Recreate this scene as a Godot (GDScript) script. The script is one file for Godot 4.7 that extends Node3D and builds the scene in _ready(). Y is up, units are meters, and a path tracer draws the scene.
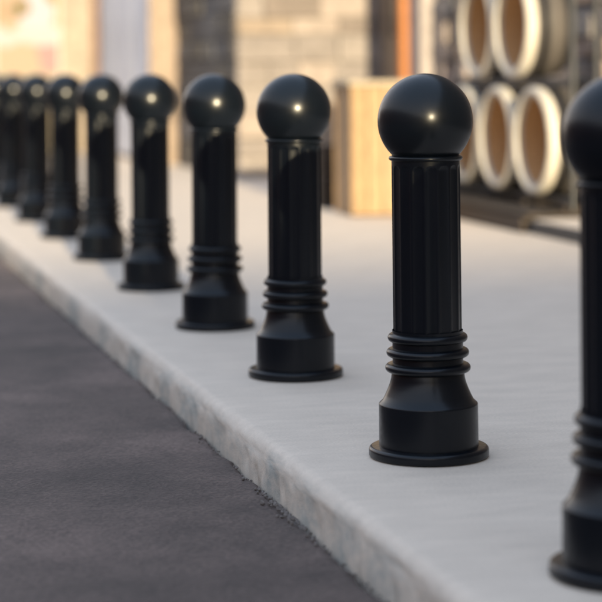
extends Node3D
# A row of black ball-topped bollards on a concrete kerb. x runs across the street (+ = shop side),
# -z runs away along the street, y = 0 is the top of the pavement, metres.

var rng := RandomNumberGenerator.new()
var taken := {}
var mats := {}

# ------------------------------------------------------------------ helpers
func numbered(called: String) -> String:
	if not taken.has(called):
		taken[called] = 0
		return called
	taken[called] += 1
	return "%s_%03d" % [called, taken[called]]

func tag(o: Node3D, label: String, category: String, group := "") -> void:
	o.set_meta("label", label)
	o.set_meta("category", category)
	if group != "":
		o.set_meta("group", group)

func thing(called: String, label: String, category: String, at := Vector3.ZERO, group := "") -> Node3D:
	var o := Node3D.new()
	o.name = numbered(called)
	add_child(o)
	o.position = at
	tag(o, label, category, group)
	return o

func part(called: String, mesh: Mesh, m: Material, parent: Node3D, at := Vector3.ZERO, turn := Vector3.ZERO) -> MeshInstance3D:
	var o := MeshInstance3D.new()
	o.name = called
	o.mesh = mesh
	o.material_override = m
	parent.add_child(o, true)
	o.position = at
	o.rotation = turn
	return o

func structure(called: String, mesh: Mesh, m: Material) -> MeshInstance3D:
	var o := part(called, mesh, m, self)
	o.set_meta("kind", "structure")
	return o

func quad(st: SurfaceTool, a: Vector3, b: Vector3, c: Vector3, d: Vector3) -> void:
	# a b c d counter-clockwise seen from outside
	for v in [a, c, b, a, d, c]:
		st.add_vertex(v)

# box with bevelled edges and slightly knocked corners, centred on its own origin
func block(w: float, h: float, d: float, bevel := 0.006, rough := 0.0) -> ArrayMesh:
	var st := SurfaceTool.new()
	st.begin(Mesh.PRIMITIVE_TRIANGLES)
	st.set_smooth_group(-1)
	var half := Vector3(w, h, d) * 0.5
	var b := minf(bevel, minf(w, minf(h, d)) * 0.3)
	var p := {}
	for sx in [-1, 1]:
		for sy in [-1, 1]:
			for sz in [-1, 1]:
				var c := Vector3(half.x * sx, half.y * sy, half.z * sz)
				if rough > 0.0:
					c += Vector3(rng.randf_range(-1, 1), rng.randf_range(-1, 1), rng.randf_range(-1, 1)) * rough
				var s := Vector3(sx, sy, sz)
				for axis in 3:
					var v := c
					for k in 3:
						if k != axis:
							v[k] -= s[k] * b
					p[[sx, sy, sz, axis]] = v
	for axis in 3:
		var u := (axis + 1) % 3
		var w2 := (axis + 2) % 3
		for s in [-1, 1]:
			var q := []
			for c in [[-1, -1], [1, -1], [1, 1], [-1, 1]]:
				var k := [0, 0, 0]
				k[axis] = s
				k[u] = c[0]
				k[w2] = c[1]
				q.append(p[[k[0], k[1], k[2], axis]])
			if s == 1:
				quad(st, q[0], q[1], q[2], q[3])
			else:
				quad(st, q[3], q[2], q[1], q[0])
		for s in [-1, 1]:
			for t in [-1, 1]:
				# edge along axis, between faces u = s and w2 = t
				var e := []
				for a in [-1, 1]:
					var k := [0, 0, 0]
					k[axis] = a
					k[u] = s
					k[w2] = t
					e.append(p[[k[0], k[1], k[2], u]])
					e.append(p[[k[0], k[1], k[2], w2]])
				if s * t > 0:
					quad(st, e[0], e[2], e[3], e[1])
				else:
					quad(st, e[1], e[3], e[2], e[0])
	for sx in [-1, 1]:
		for sy in [-1, 1]:
			for sz in [-1, 1]:
				var a: Vector3 = p[[sx, sy, sz, 0]]
				var b2: Vector3 = p[[sx, sy, sz, 1]]
				var c: Vector3 = p[[sx, sy, sz, 2]]
				if sx * sy * sz > 0:
					for v in [a, c, b2]:
						st.add_vertex(v)
				else:
					for v in [a, b2, c]:
						st.add_vertex(v)
	st.generate_normals()
	return st.commit()

# surface of revolution about y; profile runs bottom to top as Vector2(radius, height)
func lathe(profile: Array, n := 64, split := 38.0) -> ArrayMesh:
	var st := SurfaceTool.new()
	st.begin(Mesh.PRIMITIVE_TRIANGLES)
	var m := profile.size()
	var seg := []
	for i in m - 1:
		var d: Vector2 = (profile[i + 1] - profile[i]).normalized()
		seg.append(Vector2(d.y, -d.x))
	for i in m - 1:
		var n0: Vector2 = seg[i]
		var n1: Vector2 = seg[i]
		if i > 0 and rad_to_deg(seg[i].angle_to(seg[i - 1])) < split and rad_to_deg(seg[i].angle_to(seg[i - 1])) > -split:
			n0 = (seg[i] + seg[i - 1]).normalized()
		if i < m - 2 and absf(rad_to_deg(seg[i].angle_to(seg[i + 1]))) < split:
			n1 = (seg[i] + seg[i + 1]).normalized()
		for k in n:
			var a0 := TAU * k / n
			var a1 := TAU * (k + 1) / n
			var q := [[a0, profile[i], n0], [a1, profile[i], n0], [a1, profile[i + 1], n1], [a0, profile[i + 1], n1]]
			for j in [0, 1, 2, 0, 2, 3]:
				var a: float = q[j][0]
				var pr: Vector2 = q[j][1]
				var nn: Vector2 = q[j][2]
				st.set_normal(Vector3(nn.x * cos(a), nn.y, nn.x * sin(a)))
				st.add_vertex(Vector3(pr.x * cos(a), pr.y, pr.x * sin(a)))
	return st.commit()

func arc(cx: float, cy: float, r: float, from_deg: float, to_deg: float, n: int) -> Array:
	var out := []
	for i in n + 1:
		var a := deg_to_rad(lerpf(from_deg, to_deg, float(i) / n))
		out.append(Vector2(cx + r * cos(a), cy + r * sin(a)))
	return out

# ------------------------------------------------------------------ textures
func noise_image(size: int, freq: float, seed_: int, octaves := 4, kind := FastNoiseLite.TYPE_SIMPLEX_SMOOTH) -> Image:
	var f := FastNoiseLite.new()
	f.noise_type = kind
	f.frequency = freq
	f.seed = seed_
	f.fractal_octaves = octaves
	if kind == FastNoiseLite.TYPE_CELLULAR:
		f.cellular_return_type = FastNoiseLite.RETURN_CELL_VALUE
		f.fractal_type = FastNoiseLite.FRACTAL_NONE
	return f.get_seamless_image(size, size)

# grey speckle/mottle: mean level 'mid' (sRGB), each layer = [image, strength]
func grain(size: int, layers: Array, mid: float) -> ImageTexture:
	var data := PackedByteArray()
	data.resize(size * size)
	var src := []
	for l in layers:
		src.append(l[0].get_data())
	for i in size * size:
		var v := mid
		for k in layers.size():
			v += (src[k][i] / 255.0 - 0.5) * layers[k][1]
		data[i] = int(clampf(v, 0.0, 1.0) * 255.0)
	var im := Image.create_from_data(size, size, false, Image.FORMAT_L8, data)
	im.convert(Image.FORMAT_RGB8)
	return ImageTexture.create_from_image(im)

func bump(size: int, layers: Array, strength: float) -> ImageTexture:
	var im := Image.create_empty(size, size, false, Image.FORMAT_RGBA8)
	var src := []
	for l in layers:
		src.append(l[0].get_data())
	var data := PackedByteArray()
	data.resize(size * size * 4)
	for i in size * size:
		var v := 0.5
		for k in layers.size():
			v += (src[k][i] / 255.0 - 0.5) * layers[k][1]
		var b := int(clampf(v, 0.0, 1.0) * 255.0)
		data[i * 4] = b
		data[i * 4 + 1] = b
		data[i * 4 + 2] = b
		data[i * 4 + 3] = 255
	im = Image.create_from_data(size, size, false, Image.FORMAT_RGBA8, data)
	im.bump_map_to_normal_map(strength)
	return ImageTexture.create_from_image(im)

func mat(linear: Color, rough: float, tex: Texture2D = null, normal: Texture2D = null, scale := Vector3.ONE, nstrength := 1.0) -> StandardMaterial3D:
	var m := StandardMaterial3D.new()
	m.albedo_color = linear.linear_to_srgb()
	m.roughness = rough
	if tex:
		m.albedo_texture = tex
		m.uv1_triplanar = true
		m.uv1_world_triplanar = true
		m.uv1_scale = scale
	if normal:
		m.normal_enabled = true
		m.normal_texture = normal
		m.normal_scale = nstrength
		m.uv1_triplanar = true
		m.uv1_world_triplanar = true
		m.uv1_scale = scale
	return m

func make_materials() -> void:
	var fine := noise_image(512, 0.16, 3, 3)
	var mid := noise_image(512, 0.02, 4, 5)
	var big := noise_image(512, 0.006, 5, 4)
	var plaster := grain(512, [[fine, 0.10], [mid, 0.16], [big, 0.12]], 0.86)
	var rocky := bump(512, [[fine, 0.25], [mid, 0.9]], 6.0)
	# concrete: sand-sized speckle, trowel mottling, faint broom strokes
	var c1 := noise_image(1024, 0.22, 11, 2)
	var c2 := noise_image(1024, 0.012, 12, 5)
	var c3 := noise_image(1024, 0.004, 13, 3)
	var con := grain(1024, [[c1, 0.13], [c2, 0.045], [c3, 0.045]], 0.88)
	var con_n := bump(1024, [[c1, 0.5], [c2, 0.06]], 3.0)
	mats.concrete = mat(Color(0.90, 0.765, 0.625), 0.82, con, con_n, Vector3(0.40, 0.7, 1.3), 0.5)
	# asphalt: stones in binder
	var a1 := noise_image(1024, 0.16, 21, 1, FastNoiseLite.TYPE_CELLULAR)
	var a2 := noise_image(1024, 0.05, 22, 4)
	var a3 := noise_image(1024, 0.006, 23, 4)
	var asp := grain(1024, [[a1, 0.22], [a2, 0.14], [a3, 0.14]], 0.80)
	var asp_n := bump(1024, [[a1, 0.35], [a2, 0.45]], 4.0)
	mats.asphalt = mat(Color(0.205, 0.143, 0.120), 0.8, asp, asp_n, Vector3(0.8, 0.8, 0.8), 0.8)
	mats.asphalt.detail_enabled = true
	mats.asphalt.detail_uv_layer = BaseMaterial3D.DETAIL_UV_2
	mats.asphalt.detail_blend_mode = BaseMaterial3D.BLEND_MODE_MUL
	mats.asphalt.detail_albedo = grain(512, [[big, 0.32], [mid, 0.22]], 0.88)
	mats.soil = mat(Color(0.05, 0.043, 0.038), 0.95, plaster, rocky, Vector3(1, 1, 1))
	mats.pebble = mat(Color(0.24, 0.21, 0.19), 0.9, plaster, null, Vector3(6, 6, 6))
	# black semi-gloss paint on cast iron with a faint orange-peel
	var peel := bump(512, [[noise_image(512, 0.05, 31, 2), 0.5], [mid, 0.25]], 1.2)
	mats.paint = mat(Color(0.003, 0.0048, 0.0078), 0.30, null, peel, Vector3(4, 4, 4), 0.12)
	var smear := grain(512, [[fine, 0.16], [mid, 0.45], [big, 0.25]], 0.78)
	mats.paint.roughness_texture = smear
	mats.paint.roughness = 0.47
	mats.paint.metallic_specular = 0.18
	mats.paint.clearcoat_enabled = true
	mats.paint.clearcoat = 0.50
	mats.paint.clearcoat_roughness = 0.25
	# stone
	var stones := [Color(0.50, 0.39, 0.33), Color(0.36, 0.30, 0.26), Color(0.60, 0.49, 0.40), Color(0.29, 0.265, 0.25), Color(0.64, 0.54, 0.45), Color(0.43, 0.33, 0.26)]
	mats.rubble = []
	for c in stones:
		mats.rubble.append(mat(c, 0.9, plaster, rocky, Vector3(1.6, 1.6, 1.6)))
	mats.ashlar = []
	for c in [Color(0.31, 0.275, 0.255), Color(0.22, 0.185, 0.165), Color(0.38, 0.34, 0.31), Color(0.31, 0.25, 0.20), Color(0.26, 0.23, 0.215), Color(0.36, 0.305, 0.27)]:
		mats.ashlar.append(mat(c, 0.9, plaster, rocky, Vector3(1.1, 1.1, 1.1), 0.5))
	mats.slate = []
	for c in [Color(0.12, 0.12, 0.125), Color(0.085, 0.08, 0.08), Color(0.15, 0.145, 0.145), Color(0.105, 0.095, 0.08)]:
		mats.slate.append(mat(c, 0.75, plaster, rocky, Vector3(1.3, 1.3, 1.3)))
	mats.mortar = mat(Color(0.25, 0.22, 0.19), 0.95, plaster, null, Vector3(2, 2, 2))
	mats.mortar_pale = mat(Color(0.30, 0.27, 0.245), 0.95, plaster, null, Vector3(2, 2, 2))
	mats.dark_wall = mat(Color(0.16, 0.14, 0.13), 0.9, plaster, null, Vector3(0.5, 0.5, 0.5))
	mats.cream = mat(Color(0.37, 0.31, 0.25), 0.9, plaster, rocky, Vector3(0.7, 0.7, 0.7), 0.3)
	mats.peach = mat(Color(0.36, 0.28, 0.22), 0.9, plaster, rocky, Vector3(0.7, 0.7, 0.7), 0.3)
	mats.trim_grey = mat(Color(0.42, 0.37, 0.35), 0.7, plaster, null, Vector3(1, 1, 1))
	mats.blue_board = []
	for c in [Color(0.82, 0.86, 0.95), Color(0.74, 0.78, 0.89), Color(0.86, 0.89, 0.95)]:
		mats.blue_board.append(mat(c, 0.6, plaster, null, Vector3(0.8, 0.3, 0.8)))
	mats.brick_red = mat(Color(0.30, 0.13, 0.08), 0.9, plaster, rocky, Vector3(2, 2, 2))
	mats.brick_corner = mat(Color(0.26, 0.15, 0.11), 0.9, plaster, rocky, Vector3(2, 2, 2))
	mats.steel = mat(Color(0.035, 0.038, 0.045), 0.55, plaster, null, Vector3(2, 2, 2))
	mats.glass_dark = mat(Color(0.03, 0.033, 0.038), 0.12)
	mats.roof = mat(Color(0.12, 0.11, 0.11), 0.9, plaster, null, Vector3(0.4, 0.4, 0.4))
	# wood: streaks stretched along y through the triplanar scale
	var w1 := noise_image(512, 0.03, 41, 4)
	var wood := grain(512, [[w1, 0.35], [fine, 0.10]], 0.80)
	mats.wood_tan = []
	for c in [Color(0.49, 0.325, 0.175), Color(0.465, 0.30, 0.155), Color(0.51, 0.345, 0.195)]:
		mats.wood_tan.append(mat(c, 0.7, wood, null, Vector3(5, 0.5, 5)))
	mats.cap_cream = mat(Color(0.55, 0.46, 0.34), 0.7, wood, null, Vector3(2, 2, 2))
	mats.wood_orange = mat(Color(0.56, 0.195, 0.04), 0.6, wood, null, Vector3(5, 0.5, 5))
	mats.wood_dark = mat(Color(0.05, 0.034, 0.024), 0.7, wood, null, Vector3(0.7, 5, 5))
	mats.wood_door = mat(Color(0.32, 0.25, 0.19), 0.6, wood, null, Vector3(5, 0.6, 5))
	mats.barrel_head = mat(Color(0.74, 0.43, 0.19), 0.7, wood, null, Vector3(4, 0.6, 4))
	mats.barrel_inner = mat(Color(0.74, 0.43, 0.19), 0.7, wood, null, Vector3(1, 5, 5))
	mats.barrel_rim = mat(Color(0.70, 0.65, 0.56), 0.6, plaster, null, Vector3(4, 4, 4))
	mats.barrel_stave = mat(Color(0.12, 0.105, 0.095), 0.75, wood, null, Vector3(0.7, 5, 5))
	mats.hoop = mat(Color(0.03, 0.029, 0.028), 0.5, plaster, null, Vector3(3, 3, 3))

# dirt on the kerb face: run-off streaks and scuffs at the places the photograph shows them
func kerb_material() -> StandardMaterial3D:
	var w := 2048
	var h := 128
	var f1 := FastNoiseLite.new()
	f1.seed = 51
	f1.frequency = 0.012
	f1.fractal_octaves = 4
	var f2 := FastNoiseLite.new()
	f2.seed = 52
	f2.frequency = 0.07
	f2.fractal_octaves = 3
	# centre (m along the street), half length, strength
	var spots := [[4.12, 0.16, 0.35], [4.45, 0.13, 0.45], [4.78, 0.10, 0.4], [5.18, 0.11, 0.75], [5.9, 0.14, 0.4], [6.35, 0.2, 0.55], [6.75, 0.12, 0.7], [7.4, 0.2, 0.75], [8.2, 0.16, 0.6], [9.1, 0.25, 0.65], [10.4, 0.22, 0.85], [11.0, 0.2, 0.5], [12.4, 0.3, 0.4]]
	var data := PackedByteArray()
	data.resize(w * h * 3)
	for y in h:
		var v := float(y) / h           # 0 bottom of the face, 0.6 start of the nosing, 1 on the pavement
		var on_face := clampf((0.66 - v) * 3.0, 0.0, 1.0)
		for x in w:
			var along := x * 0.01
			var s := 0.0
			for k in spots:
				var d: float = absf(along - k[0] + 0.05 * f1.get_noise_2d(x * 3.0, y * 2.0)) / k[1]
				if d < 1.0:
					s = maxf(s, k[2] * (1.0 - d * d))
			var blotch := f1.get_noise_2d(x * 2.2, y * 0.7) + 0.6 * f2.get_noise_2d(x * 1.6, y * 0.8)
			var amount := clampf(s * 0.7 * (0.75 + 0.8 * f2.get_noise_2d(x * 1.3, y)) + clampf(blotch - 0.12, 0.0, 0.5) * 0.3 + 0.10 + 0.14 * f2.get_noise_2d(x * 2.5 + 90.0, y * 2.0), 0.0, 0.8) * on_face
			var i := (y * w + x) * 3
			data[i] = int(255.0 * (1.0 - 0.39 * amount))
			data[i + 1] = int(255.0 * (1.0 - 0.30 * amount))
			data[i + 2] = int(255.0 * (1.0 - 0.24 * amount))
	var im := Image.create_from_data(w, h, false, Image.FORMAT_RGB8, data)
	var m: StandardMaterial3D = mats.concrete.duplicate()
	m.detail_enabled = true
	m.detail_uv_layer = BaseMaterial3D.DETAIL_UV_2
	m.detail_blend_mode = BaseMaterial3D.BLEND_MODE_MUL
	m.detail_albedo = ImageTexture.create_from_image(im)
	return m

# ------------------------------------------------------------------ bollard
func fluted_shaft(radius: float, y0: float, y1: float, flutes: int) -> ArrayMesh:
	var per := 14
	var n := flutes * per
	var pitch := TAU * radius / flutes
	var half_w := pitch * 0.42
	var depth := 0.0038
	var lo := y0 - 0.030
	var hi := y1 - 0.035
	var ys := [y0]
	for i in range(1, 12):
		ys.append(lerpf(y0, hi, i / 12.0))
	for i in range(0, 9):
		ys.append(hi + half_w * sin(PI * 0.5 * i / 8.0) * 1.0)
	ys.append(hi + half_w * 1.03)
	ys.append(y1)
	var st := SurfaceTool.new()
	st.begin(Mesh.PRIMITIVE_TRIANGLES)
	var grid := []
	for y in ys:
		var row := []
		for k in n:
			var t := (float(k % per) / per - 0.5) * pitch
			var dy := maxf(0.0, maxf(lo - y, y - hi))
			var q := sqrt(t * t + dy * dy) / half_w
			var r := radius - (depth * sqrt(1.0 - q * q) if q < 1.0 else 0.0)
			var a := TAU * k / n
			row.append(Vector3(r * cos(a), y, r * sin(a)))
		grid.append(row)
	for i in ys.size() - 1:
		for k in n:
			var k2 := (k + 1) % n
			quad(st, grid[i][k2], grid[i][k], grid[i + 1][k], grid[i + 1][k2])
	st.index()
	st.generate_normals()
	return st.commit()

func make_bollard() -> Node3D:
	var t := thing("bollard", "glossy black fluted bollard with a ball top standing along the concrete kerb", "bollard", Vector3.ZERO, "row of black bollards on the kerb")
	var p: Material = mats.paint
	# flange plate
	var f := [Vector2(0.10, 0.0)]
	f += arc(0.150, 0.007, 0.007, -90, 0, 4)
	f += arc(0.147, 0.018, 0.010, 0, 90, 5)
	f += [Vector2(0.125, 0.0295)]
	part("flange", lathe(f, 96), p, t)
	# pedestal: drum, chamfer, concave flare up to the rings
	var b := [Vector2(0.130, 0.022), Vector2(0.1295, 0.134)]
	b += arc(0.1235, 0.136, 0.006, 0, 50, 3)
	b += [Vector2(0.119, 0.148), Vector2(0.112, 0.162), Vector2(0.105, 0.178), Vector2(0.0995, 0.193), Vector2(0.0965, 0.205), Vector2(0.095, 0.218), Vector2(0.0925, 0.225), Vector2(0.0925, 0.330)]
	part("pedestal", lathe(b, 96), p, t)
	# three rounded rings
	for r in [[0.1118, 0.2320], [0.1082, 0.2715], [0.1045, 0.3105]]:
		var a := [Vector2(0.090, r[1] - 0.0130)]
		a += arc(r[0] - 0.0112, r[1], 0.0112, -90, 90, 10)
		a += [Vector2(0.090, r[1] + 0.0135)]
		part("ring", lathe(a, 96), p, t)
	part("shaft", fluted_shaft(0.0895, 0.322, 0.782, 16), p, t)
	# collar under the ball
	var c := [Vector2(0.086, 0.771)]
	c += arc(0.0905, 0.7795, 0.0062, -90, 90, 8)
	c += [Vector2(0.086, 0.7875)]
	part("collar", lathe(c, 96), p, t)
	var ball := []
	ball += arc(0.0, 0.876, 0.1245, -47, 90, 48)
	ball[-1] = Vector2(0.0002, 0.876 + 0.1245)
	part("ball_cap", lathe(ball, 96), p, t)
	return t

# ------------------------------------------------------------------ masonry
# stones on a vertical face. o = lower corner, u = direction along the face, n = outward normal
func masonry(parent: Node3D, called: String, o: Vector3, u: Vector3, n: Vector3, length: float, height: float, course: Vector2, piece: Vector2, ms: Array, out: Vector2, rough: float, joint := 0.014, most := 300) -> void:
	var y := 0.0
	var made := 0
	var rest := []
	while y < height - 0.03:
		var ch := minf(rng.randf_range(course.x, course.y), height - y)
		var s := 0.0
		while s < length - 0.02:
			var w := rng.randf_range(piece.x, piece.y)
			if length - s - w < piece.x * 0.6:
				w = length - s
			var proud := rng.randf_range(out.x, out.y)
			var d := 0.08 + proud
			var at := o + u * (s + w * 0.5) + Vector3.UP * (y + ch * 0.5) + n * (proud - d * 0.5)
			var yaw := atan2(n.x, n.z)
			var mesh := block(w - joint, ch - joint, d, 0.012, rough)
			var m: Material = ms[rng.randi() % ms.size()]
			if made < most:
				part(called, mesh, m, parent, at, Vector3(0, yaw, 0))
				made += 1
			else:
				rest.append([mesh, Transform3D(Basis(Vector3.UP, yaw), at)])
			s += w
		y += ch
	if rest.size() > 0:
		var st := SurfaceTool.new()
		for r in rest:
			st.append_from(r[0], 0, r[1])
		var o2 := part("upper_stonework", st.commit(), ms[0], parent)
		o2.set_meta("kind", "stuff")

func solid(called: String, x0: float, x1: float, y0: float, y1: float, z0: float, z1: float, m: Material, parent: Node3D, bevel := 0.01) -> MeshInstance3D:
	return part(called, block(absf(x1 - x0), absf(y1 - y0), absf(z1 - z0), bevel), m, parent, Vector3((x0 + x1) * 0.5, (y0 + y1) * 0.5, (z0 + z1) * 0.5) - (parent.position if parent != self else Vector3.ZERO))

# ------------------------------------------------------------------ barrel (axis along x, open end facing -x)
func make_barrel() -> Node3D:
	var t := thing("barrel", "", "barrel")
	var turn := Vector3(0, 0, PI / 2)   # lathe's +y becomes -x
	var body := []
	for i in 17:
		var k := i / 16.0
		body.append(Vector2(0.310 + 0.034 * sin(PI * k), lerpf(-0.34, -0.06, k)))
	part("stave_body", lathe(body, 48), mats.barrel_stave, t, Vector3.ZERO, turn)
	# thick pale rim round the open end
	var r := [Vector2(0.310, -0.075), Vector2(0.340, -0.070), Vector2(0.345, -0.05)]
	r += arc(0.320, -0.025, 0.025, 0, 90, 5)
	r += arc(0.312, -0.022, 0.022, 90, 180, 5)
	r += [Vector2(0.289, -0.05)]
	part("rim", lathe(r, 48), mats.barrel_rim, t, Vector3.ZERO, turn)
	part("inner_wall", lathe([Vector2(0.2905, -0.046), Vector2(0.287, -0.23)], 48), mats.barrel_inner, t, Vector3.ZERO, turn)
	var hd := [Vector2(0.289, -0.225), Vector2(0.14, -0.220), Vector2(0.0002, -0.218)]
	part("head", lathe(hd, 48), mats.barrel_head, t, Vector3.ZERO, turn)
	part("back_head", lathe([Vector2(0.0002, -0.337), Vector2(0.309, -0.337)], 48), mats.barrel_head, t, Vector3.ZERO, turn)
	for hy in [-0.14, -0.30]:
		var rr := 0.310 + 0.034 * sin(PI * (hy + 0.34) / 0.28)
		part("hoop", lathe([Vector2(rr - 0.002, hy - 0.022), Vector2(rr + 0.004, hy - 0.020), Vector2(rr + 0.004, hy + 0.020), Vector2(rr - 0.002, hy + 0.022)], 48), mats.hoop, t, Vector3.ZERO, turn)
	return t

# ------------------------------------------------------------------ kerb
func kerb_mesh() -> ArrayMesh:
	# profile from below the road up the face, over the nosing and 12 cm onto the pavement
	var prof := [Vector2(1.214, -0.26), Vector2(1.214, -0.13), Vector2(1.217, -0.095), Vector2(1.220, -0.070), Vector2(1.223, -0.046)]
	for p in arc(1.267, -0.042, 0.042, 178, 90, 7):
		prof.append(p)
	prof.append(Vector2(1.315, 0.0))
	prof.append(Vector2(1.37, 0.0))
	var f := FastNoiseLite.new()
	f.seed = 61
	f.frequency = 1.6
	f.fractal_octaves = 3
	var g := FastNoiseLite.new()
	g.seed = 62
	g.frequency = 9.0
	g.fractal_octaves = 3
	var zs := []
	var z := 37.0
	while z > -90.0:
		zs.append(z)
		z -= 0.025 if (z < -2.5 and z > -16.0) else (0.1 if z < 0 and z > -30 else 1.0)
	var st := SurfaceTool.new()
	st.begin(Mesh.PRIMITIVE_TRIANGLES)
	var rows := []
	for zz in zs:
		var row := []
		for i in prof.size():
			var p: Vector2 = prof[i]
			var soft := 1.0 if i < prof.size() - 2 else 0.0
			var dx := (f.get_noise_2d(zz, i * 0.08) * 0.006 + g.get_noise_2d(zz, i * 0.3) * 0.0018) * soft
			# small spalls at the foot and on the arris
			var chip := maxf(0.0, g.get_noise_2d(zz * 1.3 + 40.0, i * 0.5) - 0.30) * soft
			dx += chip * (0.050 if i >= 1 and i <= 3 else (0.006 if i > 3 and i < 10 else 0.0))
			var dy := -chip * 0.005 if i > 4 and i < 11 else 0.0
			row.append(Vector3(p.x + dx, p.y + dy, zz))
		rows.append(row)
	for a in rows.size() - 1:
		for i in prof.size() - 1:
			var q := [[a, i], [a, i + 1], [a + 1, i + 1], [a + 1, i]]
			for j in [0, 1, 2, 0, 2, 3]:
				var v: Vector3 = rows[q[j][0]][q[j][1]]
				st.set_uv2(Vector2(-v.z / 20.48, 0.02 + 0.96 * float(q[j][1]) / (prof.size() - 1)))
				st.add_vertex(v)
	st.index()
	st.generate_normals()
	return st.commit()

# road sheet with a ragged edge against the kerb and a slight hand-raked unevenness
func road_mesh() -> ArrayMesh:
	var f := FastNoiseLite.new()
	f.seed = 71
	f.frequency = 2.2
	f.fractal_octaves = 4
	var xs := [-30.0, -9.0, -4.0, -1.5, -0.5, 0.0, 0.3, 0.6, 0.8, 0.95, 1.05, 1.10, 1.14, 1.17, 1.19, 1.205, 1.215]
	var zs := []
	var z := 41.0
	while z > -160.0:
		zs.append(z)
		z -= 0.03 if (z < -2.5 and z > -14.0) else (0.15 if z < 0 and z > -30 else 2.0)
	var st := SurfaceTool.new()
	st.begin(Mesh.PRIMITIVE_TRIANGLES)
	var rows := []
	for zz in zs:
		var row := []
		var edge := 0.018 * f.get_noise_1d(zz * 1.7) + 0.014 * f.get_noise_1d(zz * 6.0 + 30.0) - 0.004
		for i in xs.size():
			var x: float = xs[i]
			var near := clampf((x - 1.0) / 0.2, 0.0, 1.0)
			x += edge * near - 0.004 * near
			var y := -0.104 + 0.004 * f.get_noise_2d(x * 0.8, zz * 0.8) + near * 0.006 * f.get_noise_2d(x * 4.0 + 9.0, zz * 4.0)
			if i == xs.size() - 2:
				y -= 0.010
			if i == xs.size() - 1:
				y -= 0.045
			row.append(Vector3(x, y, zz))
		rows.append(row)
	for a in rows.size() - 1:
		for i in xs.size() - 1:
			var q := [[a, i], [a, i + 1], [a + 1, i + 1], [a + 1, i]]
			for j in [0, 1, 2, 0, 2, 3]:
				var v: Vector3 = rows[q[j][0]][q[j][1]]
				st.set_uv2(Vector2(v.x, v.z) / 4.3)
				st.add_vertex(v)
	st.index()
	st.generate_normals()
	return st.commit()

func sheet(x0: float, x1: float, z0: float, z1: float, y: float) -> ArrayMesh:
	var st := SurfaceTool.new()
	st.begin(Mesh.PRIMITIVE_TRIANGLES)
	for v in [Vector3(x0, y, z1), Vector3(x1, y, z1), Vector3(x1, y, z0), Vector3(x0, y, z1), Vector3(x1, y, z0), Vector3(x0, y, z0)]:
		st.set_normal(Vector3.UP)
		st.set_uv2(Vector2(v.x, v.z) / 4.3)
		st.add_vertex(v)
	return st.commit()

# printed banner: soft patches of pink, white and tan
func banner_print() -> ImageTexture:
	var w := 96
	var h := 192
	var im := Image.create_empty(w, h, false, Image.FORMAT_RGB8)
	var f := FastNoiseLite.new()
	f.seed = 81
	f.frequency = 0.02
	for y in h:
		for x in w:
			var u := float(x) / w
			var v := float(y) / h
			u += 0.10 * f.get_noise_2d(x, y)
			v += 0.05 * f.get_noise_2d(x + 300, y)
			var c := Color(0.93, 0.80, 0.66)
			var d := Vector2((u - 0.62) / 0.30, (v - 0.26) / 0.16).length()
			if d < 1.0:
				c = Color(0.97, 0.93, 0.93)
			if v > 0.33 and v < 0.42:
				c = Color(0.94, 0.93, 0.89)
			if Vector2((u - 0.35) / 0.15, (v - 0.22) / 0.06).length() < 1.0:
				c = Color(0.70, 0.63, 0.46)
			if Vector2((u - 0.88) / 0.14, (v - 0.10) / 0.09).length() < 1.0:
				c = Color(0.74, 0.70, 0.50)
			if u < 0.12 and v < 0.33:
				c = Color(0.92, 0.70, 0.52)
			if v > 0.42 and u > 0.7:
				c = Color(0.88, 0.70, 0.66)
			if v > 0.55:
				c = Color(0.86, 0.80, 0.66)
			im.set_pixel(x, y, c)
	return ImageTexture.create_from_image(im)

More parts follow.
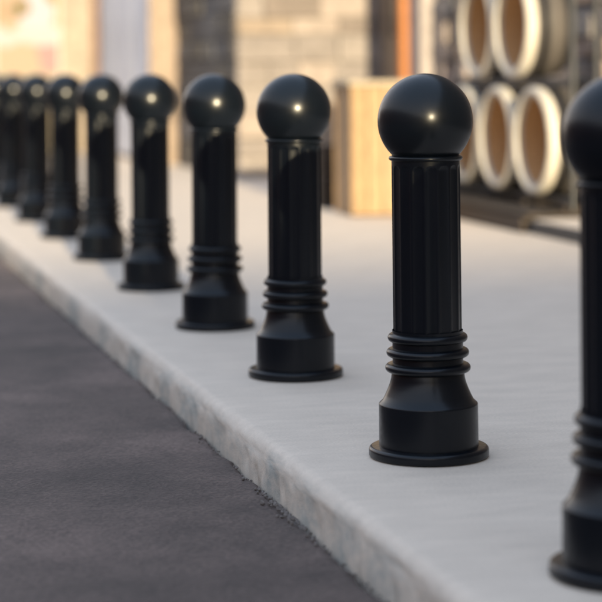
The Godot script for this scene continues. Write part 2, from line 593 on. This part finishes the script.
# ------------------------------------------------------------------ scene
func _ready() -> void:
	rng.seed = 7
	# camera: level lens with a downward shift, turned 14 degrees towards the shops
	var cam := Camera3D.new()
	cam.name = "camera"
	add_child(cam)
	cam.projection = Camera3D.PROJECTION_FRUSTUM
	cam.near = 0.1
	cam.far = 900.0
	cam.size = 2.0 * 0.1 * 301.0 / 2000.0
	cam.frustum_offset = Vector2(0.0, -0.1 * 231.0 / 2000.0)
	cam.position = Vector3(0, 1.013, 0)
	cam.basis = Basis(Vector3.UP, deg_to_rad(-14.2)) * Basis(Vector3.BACK, deg_to_rad(-0.5))
	var lens := CameraAttributesPhysical.new()
	lens.frustum_focal_length = 85.0
	lens.exposure_aperture = 1.45
	lens.frustum_focus_distance = 5.45
	lens.frustum_near = 0.1
	lens.frustum_far = 900.0
	cam.attributes = lens
	cam.projection = Camera3D.PROJECTION_FRUSTUM
	cam.size = 2.0 * 0.1 * 301.0 / 2000.0
	cam.current = true
	# evening sky
	var we := WorldEnvironment.new()
	we.name = "environment"
	var env := Environment.new()
	env.background_mode = Environment.BG_SKY
	var sm := ProceduralSkyMaterial.new()
	sm.sky_top_color = Color(0.33, 0.44, 0.62).linear_to_srgb()
	sm.sky_horizon_color = Color(1.12, 0.97, 0.82).linear_to_srgb()
	sm.sky_curve = 0.30
	sm.sky_energy_multiplier = 1.0
	sm.ground_bottom_color = Color(0.25, 0.23, 0.22)
	sm.ground_horizon_color = Color(0.62, 0.58, 0.55)
	sm.sun_angle_max = 24.0
	sm.sun_curve = 0.30
	var sky := Sky.new()
	sky.sky_material = sm
	env.sky = sky
	env.tonemap_mode = Environment.TONE_MAPPER_LINEAR
	env.tonemap_exposure = 2.15
	env.sdfgi_enabled = true
	env.ssao_enabled = true
	env.ssil_enabled = true
	we.environment = env
	add_child(we)
	# low sun behind the camera
	var sun := DirectionalLight3D.new()
	sun.name = "sun"
	sun.light_energy = 1.6
	sun.light_color = Color(1.0, 0.92, 0.76)
	sun.light_angular_distance = 0.75
	sun.shadow_enabled = true
	sun.rotation = Vector3(deg_to_rad(-10.5), deg_to_rad(-2.0), 0)
	add_child(sun)

	make_materials()

	# ---- ground, road, pavement
	structure("ground", sheet(-400, 400, 400, -400, -0.24), mats.soil)
	structure("road", road_mesh(), mats.asphalt)
	structure("kerb", kerb_mesh(), kerb_material())
	structure("pavement", sheet(1.37, 9.0, 37.0, -90.0, 0.0), mats.concrete)

	# ---- stone shop on the right
	var shop := thing("stone_shop", "stone shop front with rubble wall, timber-framed door and pale projecting bay", "building", Vector3(5.43, 0, -18.2))
	solid("wall", 5.432, 9.0, -0.1, 7.5, 20.0, -18.24, mats.mortar, shop)
	solid("bay", 4.032, 9.02, -0.1, 5.6, -18.262, -21.27, mats.mortar_pale, shop)
	solid("cornice", 5.22, 9.04, 7.502, 7.75, 20.1, -18.20, mats.trim_grey, shop)
	solid("bay_roof", 3.9, 9.06, 5.602, 5.75, -18.05, -21.4, mats.roof, shop)
	masonry(shop, "stone", Vector3(5.432, 0, -16.55) - shop.position, Vector3.BACK, Vector3.LEFT, 8.0, 3.3, Vector2(0.12, 0.24), Vector2(0.22, 0.55), mats.rubble, Vector2(0.015, 0.07), 0.014, 0.02, 295)
	masonry(shop, "ashlar_block", Vector3(4.0, 0, -18.262) - shop.position, Vector3.RIGHT, Vector3.BACK, 1.42, 3.2, Vector2(0.12, 0.28), Vector2(0.24, 0.66), mats.ashlar, Vector2(0.02, 0.045), 0.008, 0.008, 300)
	masonry(shop, "slate_block", Vector3(4.032, 0, -21.25) - shop.position, Vector3.BACK, Vector3.LEFT, 2.96, 3.2, Vector2(0.16, 0.30), Vector2(0.4, 0.9), mats.slate, Vector2(0.02, 0.05), 0.008, 0.014, 300)
	solid("pilaster", 5.285, 5.45, 0.0, 4.0, -16.62, -16.96, mats.trim_grey, shop)
	var frame := solid("door_frame", 5.22, 5.42, 0.0, 2.6, -17.0, -17.12, mats.wood_orange, shop)
	solid("door_head", 5.30, 5.42, 2.3, 2.6, -17.121, -18.2, mats.wood_orange, shop)
	frame.set_meta("label", "orange-brown timber door post")
	var door := solid("door", 5.40, 5.425, 0.02, 2.299, -17.122, -18.19, mats.wood_door, shop)
	part("pane", block(0.01, 0.7, 0.5, 0.002), mats.glass_dark, door, Vector3(-0.014, 0.5, 0))
	part("handle", block(0.05, 0.16, 0.03, 0.01), mats.hoop, door, Vector3(-0.03, -0.15, 0.44))

	# low step in front of the rubble wall, steel-edged
	var step := thing("stone_step", "low pale concrete step with a dark steel edge along the rubble wall", "step", Vector3(4.9, 0, -9.5))
	solid("tread", 4.37, 5.36, 0.001, 0.088, -7.6, -11.5, mats.concrete, step)
	solid("edging", 4.345, 4.369, 0.0005, 0.083, -7.6, -11.5, mats.steel, step, 0.004)

	# ---- shops farther along
	var cream := thing("cream_shop", "cream plastered shop with pale blue boarded side facing the street", "building", Vector3(3.77, 0, -21.3))
	solid("wall", 3.77, 9.0, -0.1, 5.2, -21.32, -24.95, mats.peach, cream)
	solid("corner_trim", 3.705, 3.768, 0.0, 5.2, -21.315, -21.336, mats.peach, cream, 0.004)
	var zz := -21.34
	var bi := 0
	while zz > -24.6:
		solid("board", 3.715, 3.769, 0.05, 3.6, zz, zz - 0.44, mats.blue_board[bi % 3], cream, 0.012)
		zz -= 0.455
		bi += 1
	solid("parapet", 3.65, 9.05, 5.202, 5.4, -21.3, -25.0, mats.trim_grey, cream)
	var pink := thing("peach_shop", "peach shop with a red brick corner strip beyond the blue boards", "building", Vector3(3.2, 0, -25.1))
	solid("wall", 3.2, 9.0, -0.1, 6.0, -25.1, -44.0, mats.cream, pink)
	solid("brick_strip", 3.63, 3.70, 0.0, 5.9, -25.0, -25.098, mats.brick_corner, pink)
	solid("parapet", 3.05, 9.1, 6.002, 6.2, -25.02, -44.1, mats.trim_grey, pink)

	# printed banner on a stand
	var ban := thing("banner_stand", "tall banner stand with soft pink, white and tan print", "banner", Vector3(2.70, 0, -24.0))
	var print_m := StandardMaterial3D.new()
	print_m.albedo_texture = banner_print()
	print_m.roughness = 0.8
	print_m.albedo_color = Color(0.61, 0.61, 0.645)
	var q := QuadMesh.new()
	q.size = Vector2(0.76, 2.2)
	part("backing", block(0.80, 2.24, 0.02, 0.004), mats.barrel_rim, ban, Vector3(0, 1.17, -0.014))
	part("print", q, print_m, ban, Vector3(0, 1.17, 0.001))
	part("foot", block(0.6, 0.04, 0.4, 0.01), mats.hoop, ban, Vector3(0, 0.021, -0.03))

	# block at the end of the street behind the camera: its roof line throws the shade over the near pavement
	var end := thing("corner_block", "brick block at the end of the street behind the road", "building", Vector3(-5, 0, 48))
	solid("wall", -48, 30, -0.2, 9.2, 42.0, 56.0, mats.brick_red, end)
	solid("parapet", -48.2, 30.2, 9.202, 9.65, 41.9, 56.1, mats.trim_grey, end)
	for fl in 3:
		for k in 13:
			var wx := -44.0 + k * 5.8
			var win := solid("window", wx, wx + 1.6, 0.9 + fl * 2.95, 2.8 + fl * 2.95, 41.93, 41.999, mats.trim_grey, end)
			part("pane", block(1.4, 1.7, 0.02, 0.003), mats.glass_dark, win, Vector3(0, 0, -0.04))

	# terrace on the other side of the road, mirrored as the dark lower band in the glossy paint
	var row := thing("brick_terrace", "long brick terrace on the far side of the road", "building", Vector3(-15, 0, -10))
	solid("wall", -24, -14, -0.2, 6.4, 36.0, -70.0, mats.brick_red, row)
	solid("roof", -24.3, -13.7, 6.402, 6.7, 36.3, -70.3, mats.roof, row)
	for fl in 2:
		for k in 20:
			var wz := 32.0 - k * 5.0
			var win := solid("window", -14.0 + 0.001, -13.93, 1.0 + fl * 2.9, 2.6 + fl * 2.9, wz, wz - 1.2, mats.trim_grey, row)
			part("pane", block(0.02, 1.4, 1.0, 0.003), mats.glass_dark, win, Vector3(0.03, 0, 0))

	# ---- bollards
	var zs := [3.705, 4.994, 6.43, 7.74, 9.2, 10.74, 12.22, 13.68, 15.2, 16.7]
	var proto := make_bollard()
	for i in zs.size():
		var o: Node3D = proto
		if i > 0:
			o = proto.duplicate()
			o.name = numbered("bollard")
			add_child(o)
		o.position = Vector3(1.60, 0.001, -zs[i])
		o.rotation = Vector3(rng.randf_range(-0.004, 0.004), rng.randf_range(-0.12, 0.12), rng.randf_range(-0.004, 0.004))

	# ---- barrels in their rack
	var rack := thing("barrel_rack", "dark steel two-tier rack holding cream-rimmed barrels by the rubble wall", "rack", Vector3(4.95, 0.121, -12.75))
	for x in [-0.28, -0.12]:
		for y in [0.056, 0.80]:
			part("rail", block(0.05, 0.05, 2.26, 0.006), mats.steel, rack, Vector3(x, y, 0.0))
		for z in [-1.13, 1.13]:
			part("post", block(0.035, 1.5, 0.035, 0.005), mats.steel, rack, Vector3(x, 0.751, z + (0.026 if z > 0 else -0.026)))
	for z in [-1.13, -0.38, 0.38, 1.13]:
		part("foot_beam", block(0.40, 0.03, 0.06, 0.005), mats.wood_dark, rack, Vector3(-0.13, 0.0155, z * 0.97))
	var pal := thing("pallet", "dark timber pallet under the barrel rack", "pallet", Vector3(4.86, 0.0, -12.76))
	for k in 5:
		part("board", block(0.13, 0.022, 2.44, 0.004), mats.wood_dark, pal, Vector3(-0.455 + k * 0.135, 0.109, 0))
	for k in 3:
		part("bearer", block(0.66, 0.094, 0.10, 0.006), mats.wood_dark, pal, Vector3(-0.20, 0.0485, (k - 1) * 1.1))
	part("front_board", block(0.024, 0.090, 2.44, 0.004), mats.wood_dark, pal, Vector3(-0.545, 0.05, 0))
	var b0 := make_barrel()
	var spots := [[0.548, -12.05, 0], [0.548, -12.745, 0], [0.548, -13.44, 0], [1.292, -12.42, 1], [1.292, -13.12, 1]]
	for i in spots.size():
		var o: Node3D = b0
		if i > 0:
			o = b0.duplicate()
			o.name = numbered("barrel")
			add_child(o)
		o.position = Vector3(4.56, spots[i][0], spots[i][1])
		o.rotation.x = i * 0.7
		if spots[i][2] == 0:
			tag(o, "cream-rimmed open barrel lying on the lower tier of the rack", "barrel", "barrels on the lower tier of the rack")
		else:
			tag(o, "cream-rimmed open barrel lying on the upper tier of the rack", "barrel", "barrels on the upper tier of the rack")

	# ---- tan timber bin and the dark crates behind it
	var bin := thing("timber_bin", "square tan timber bin with upright boards and a cream lid", "bin", Vector3(3.93, 0.0, -13.45))
	part("liner", block(0.42, 0.86, 0.40, 0.005), mats.wood_tan[1], bin, Vector3(0, 0.44, 0))
	for s in 4:
		for k in 4:
			var off := (k - 1.5) * 0.118
			var at := Vector3(off, 0.455, 0.215)
			var a := s * PI / 2
			part("board", block(0.112, 0.88, 0.022, 0.004), mats.wood_tan[rng.randi() % 3], bin, at.rotated(Vector3.UP, a), Vector3(0, a, 0))
	part("lid", block(0.50, 0.04, 0.50, 0.008), mats.cap_cream, bin, Vector3(0, 0.917, 0))
	for i in 2:
		var cr := thing("crate", ["dark wooden crate on the pavement behind the tan bin, lowest of two", "dark wooden crate stacked on another behind the tan bin"][i], "crate", Vector3(3.93, 0.001 + i * 0.235, -14.25))
		part("base", block(0.42, 0.015, 0.30, 0.003), mats.wood_dark, cr, Vector3(0, 0.01, 0))
		for s in [-1, 1]:
			for k in 3:
				part("slat", block(0.44, 0.058, 0.014, 0.003), mats.wood_dark, cr, Vector3(0, 0.04 + k * 0.074, s * 0.158))
				part("slat", block(0.014, 0.058, 0.30, 0.003), mats.wood_dark, cr, Vector3(s * 0.213, 0.04 + k * 0.074, 0))

	# ---- grit lying in the joint between road and kerb
	var grit := MultiMeshInstance3D.new()
	grit.name = "grit"
	var mm := MultiMesh.new()
	mm.transform_format = MultiMesh.TRANSFORM_3D
	mm.mesh = block(1.0, 0.7, 0.9, 0.25, 0.12)
	mm.instance_count = 520
	for i in 520:
		var z := -rng.randf_range(3.4, 12.0)
		if i < 170:
			z = -rng.randfn(4.95, 0.16)
		var s := rng.randf_range(0.003, 0.009) * (1.35 if i < 60 else 1.0)
		var x := 1.212 - absf(rng.randfn(0.0, 0.016)) - s * 0.5
		var b := Basis.from_euler(Vector3(rng.randf() * 6.0, rng.randf() * 6.0, rng.randf() * 6.0)).scaled(Vector3.ONE * s)
		mm.set_instance_transform(i, Transform3D(b, Vector3(x, -0.102 + s * 0.2 - (0.014 if x > 1.19 else 0.0), z)))
	grit.multimesh = mm
	grit.material_override = mats.pebble
	grit.set_meta("kind", "stuff")
	tag(grit, "loose grit lying in the joint between asphalt and kerb", "grit")
	add_child(grit)
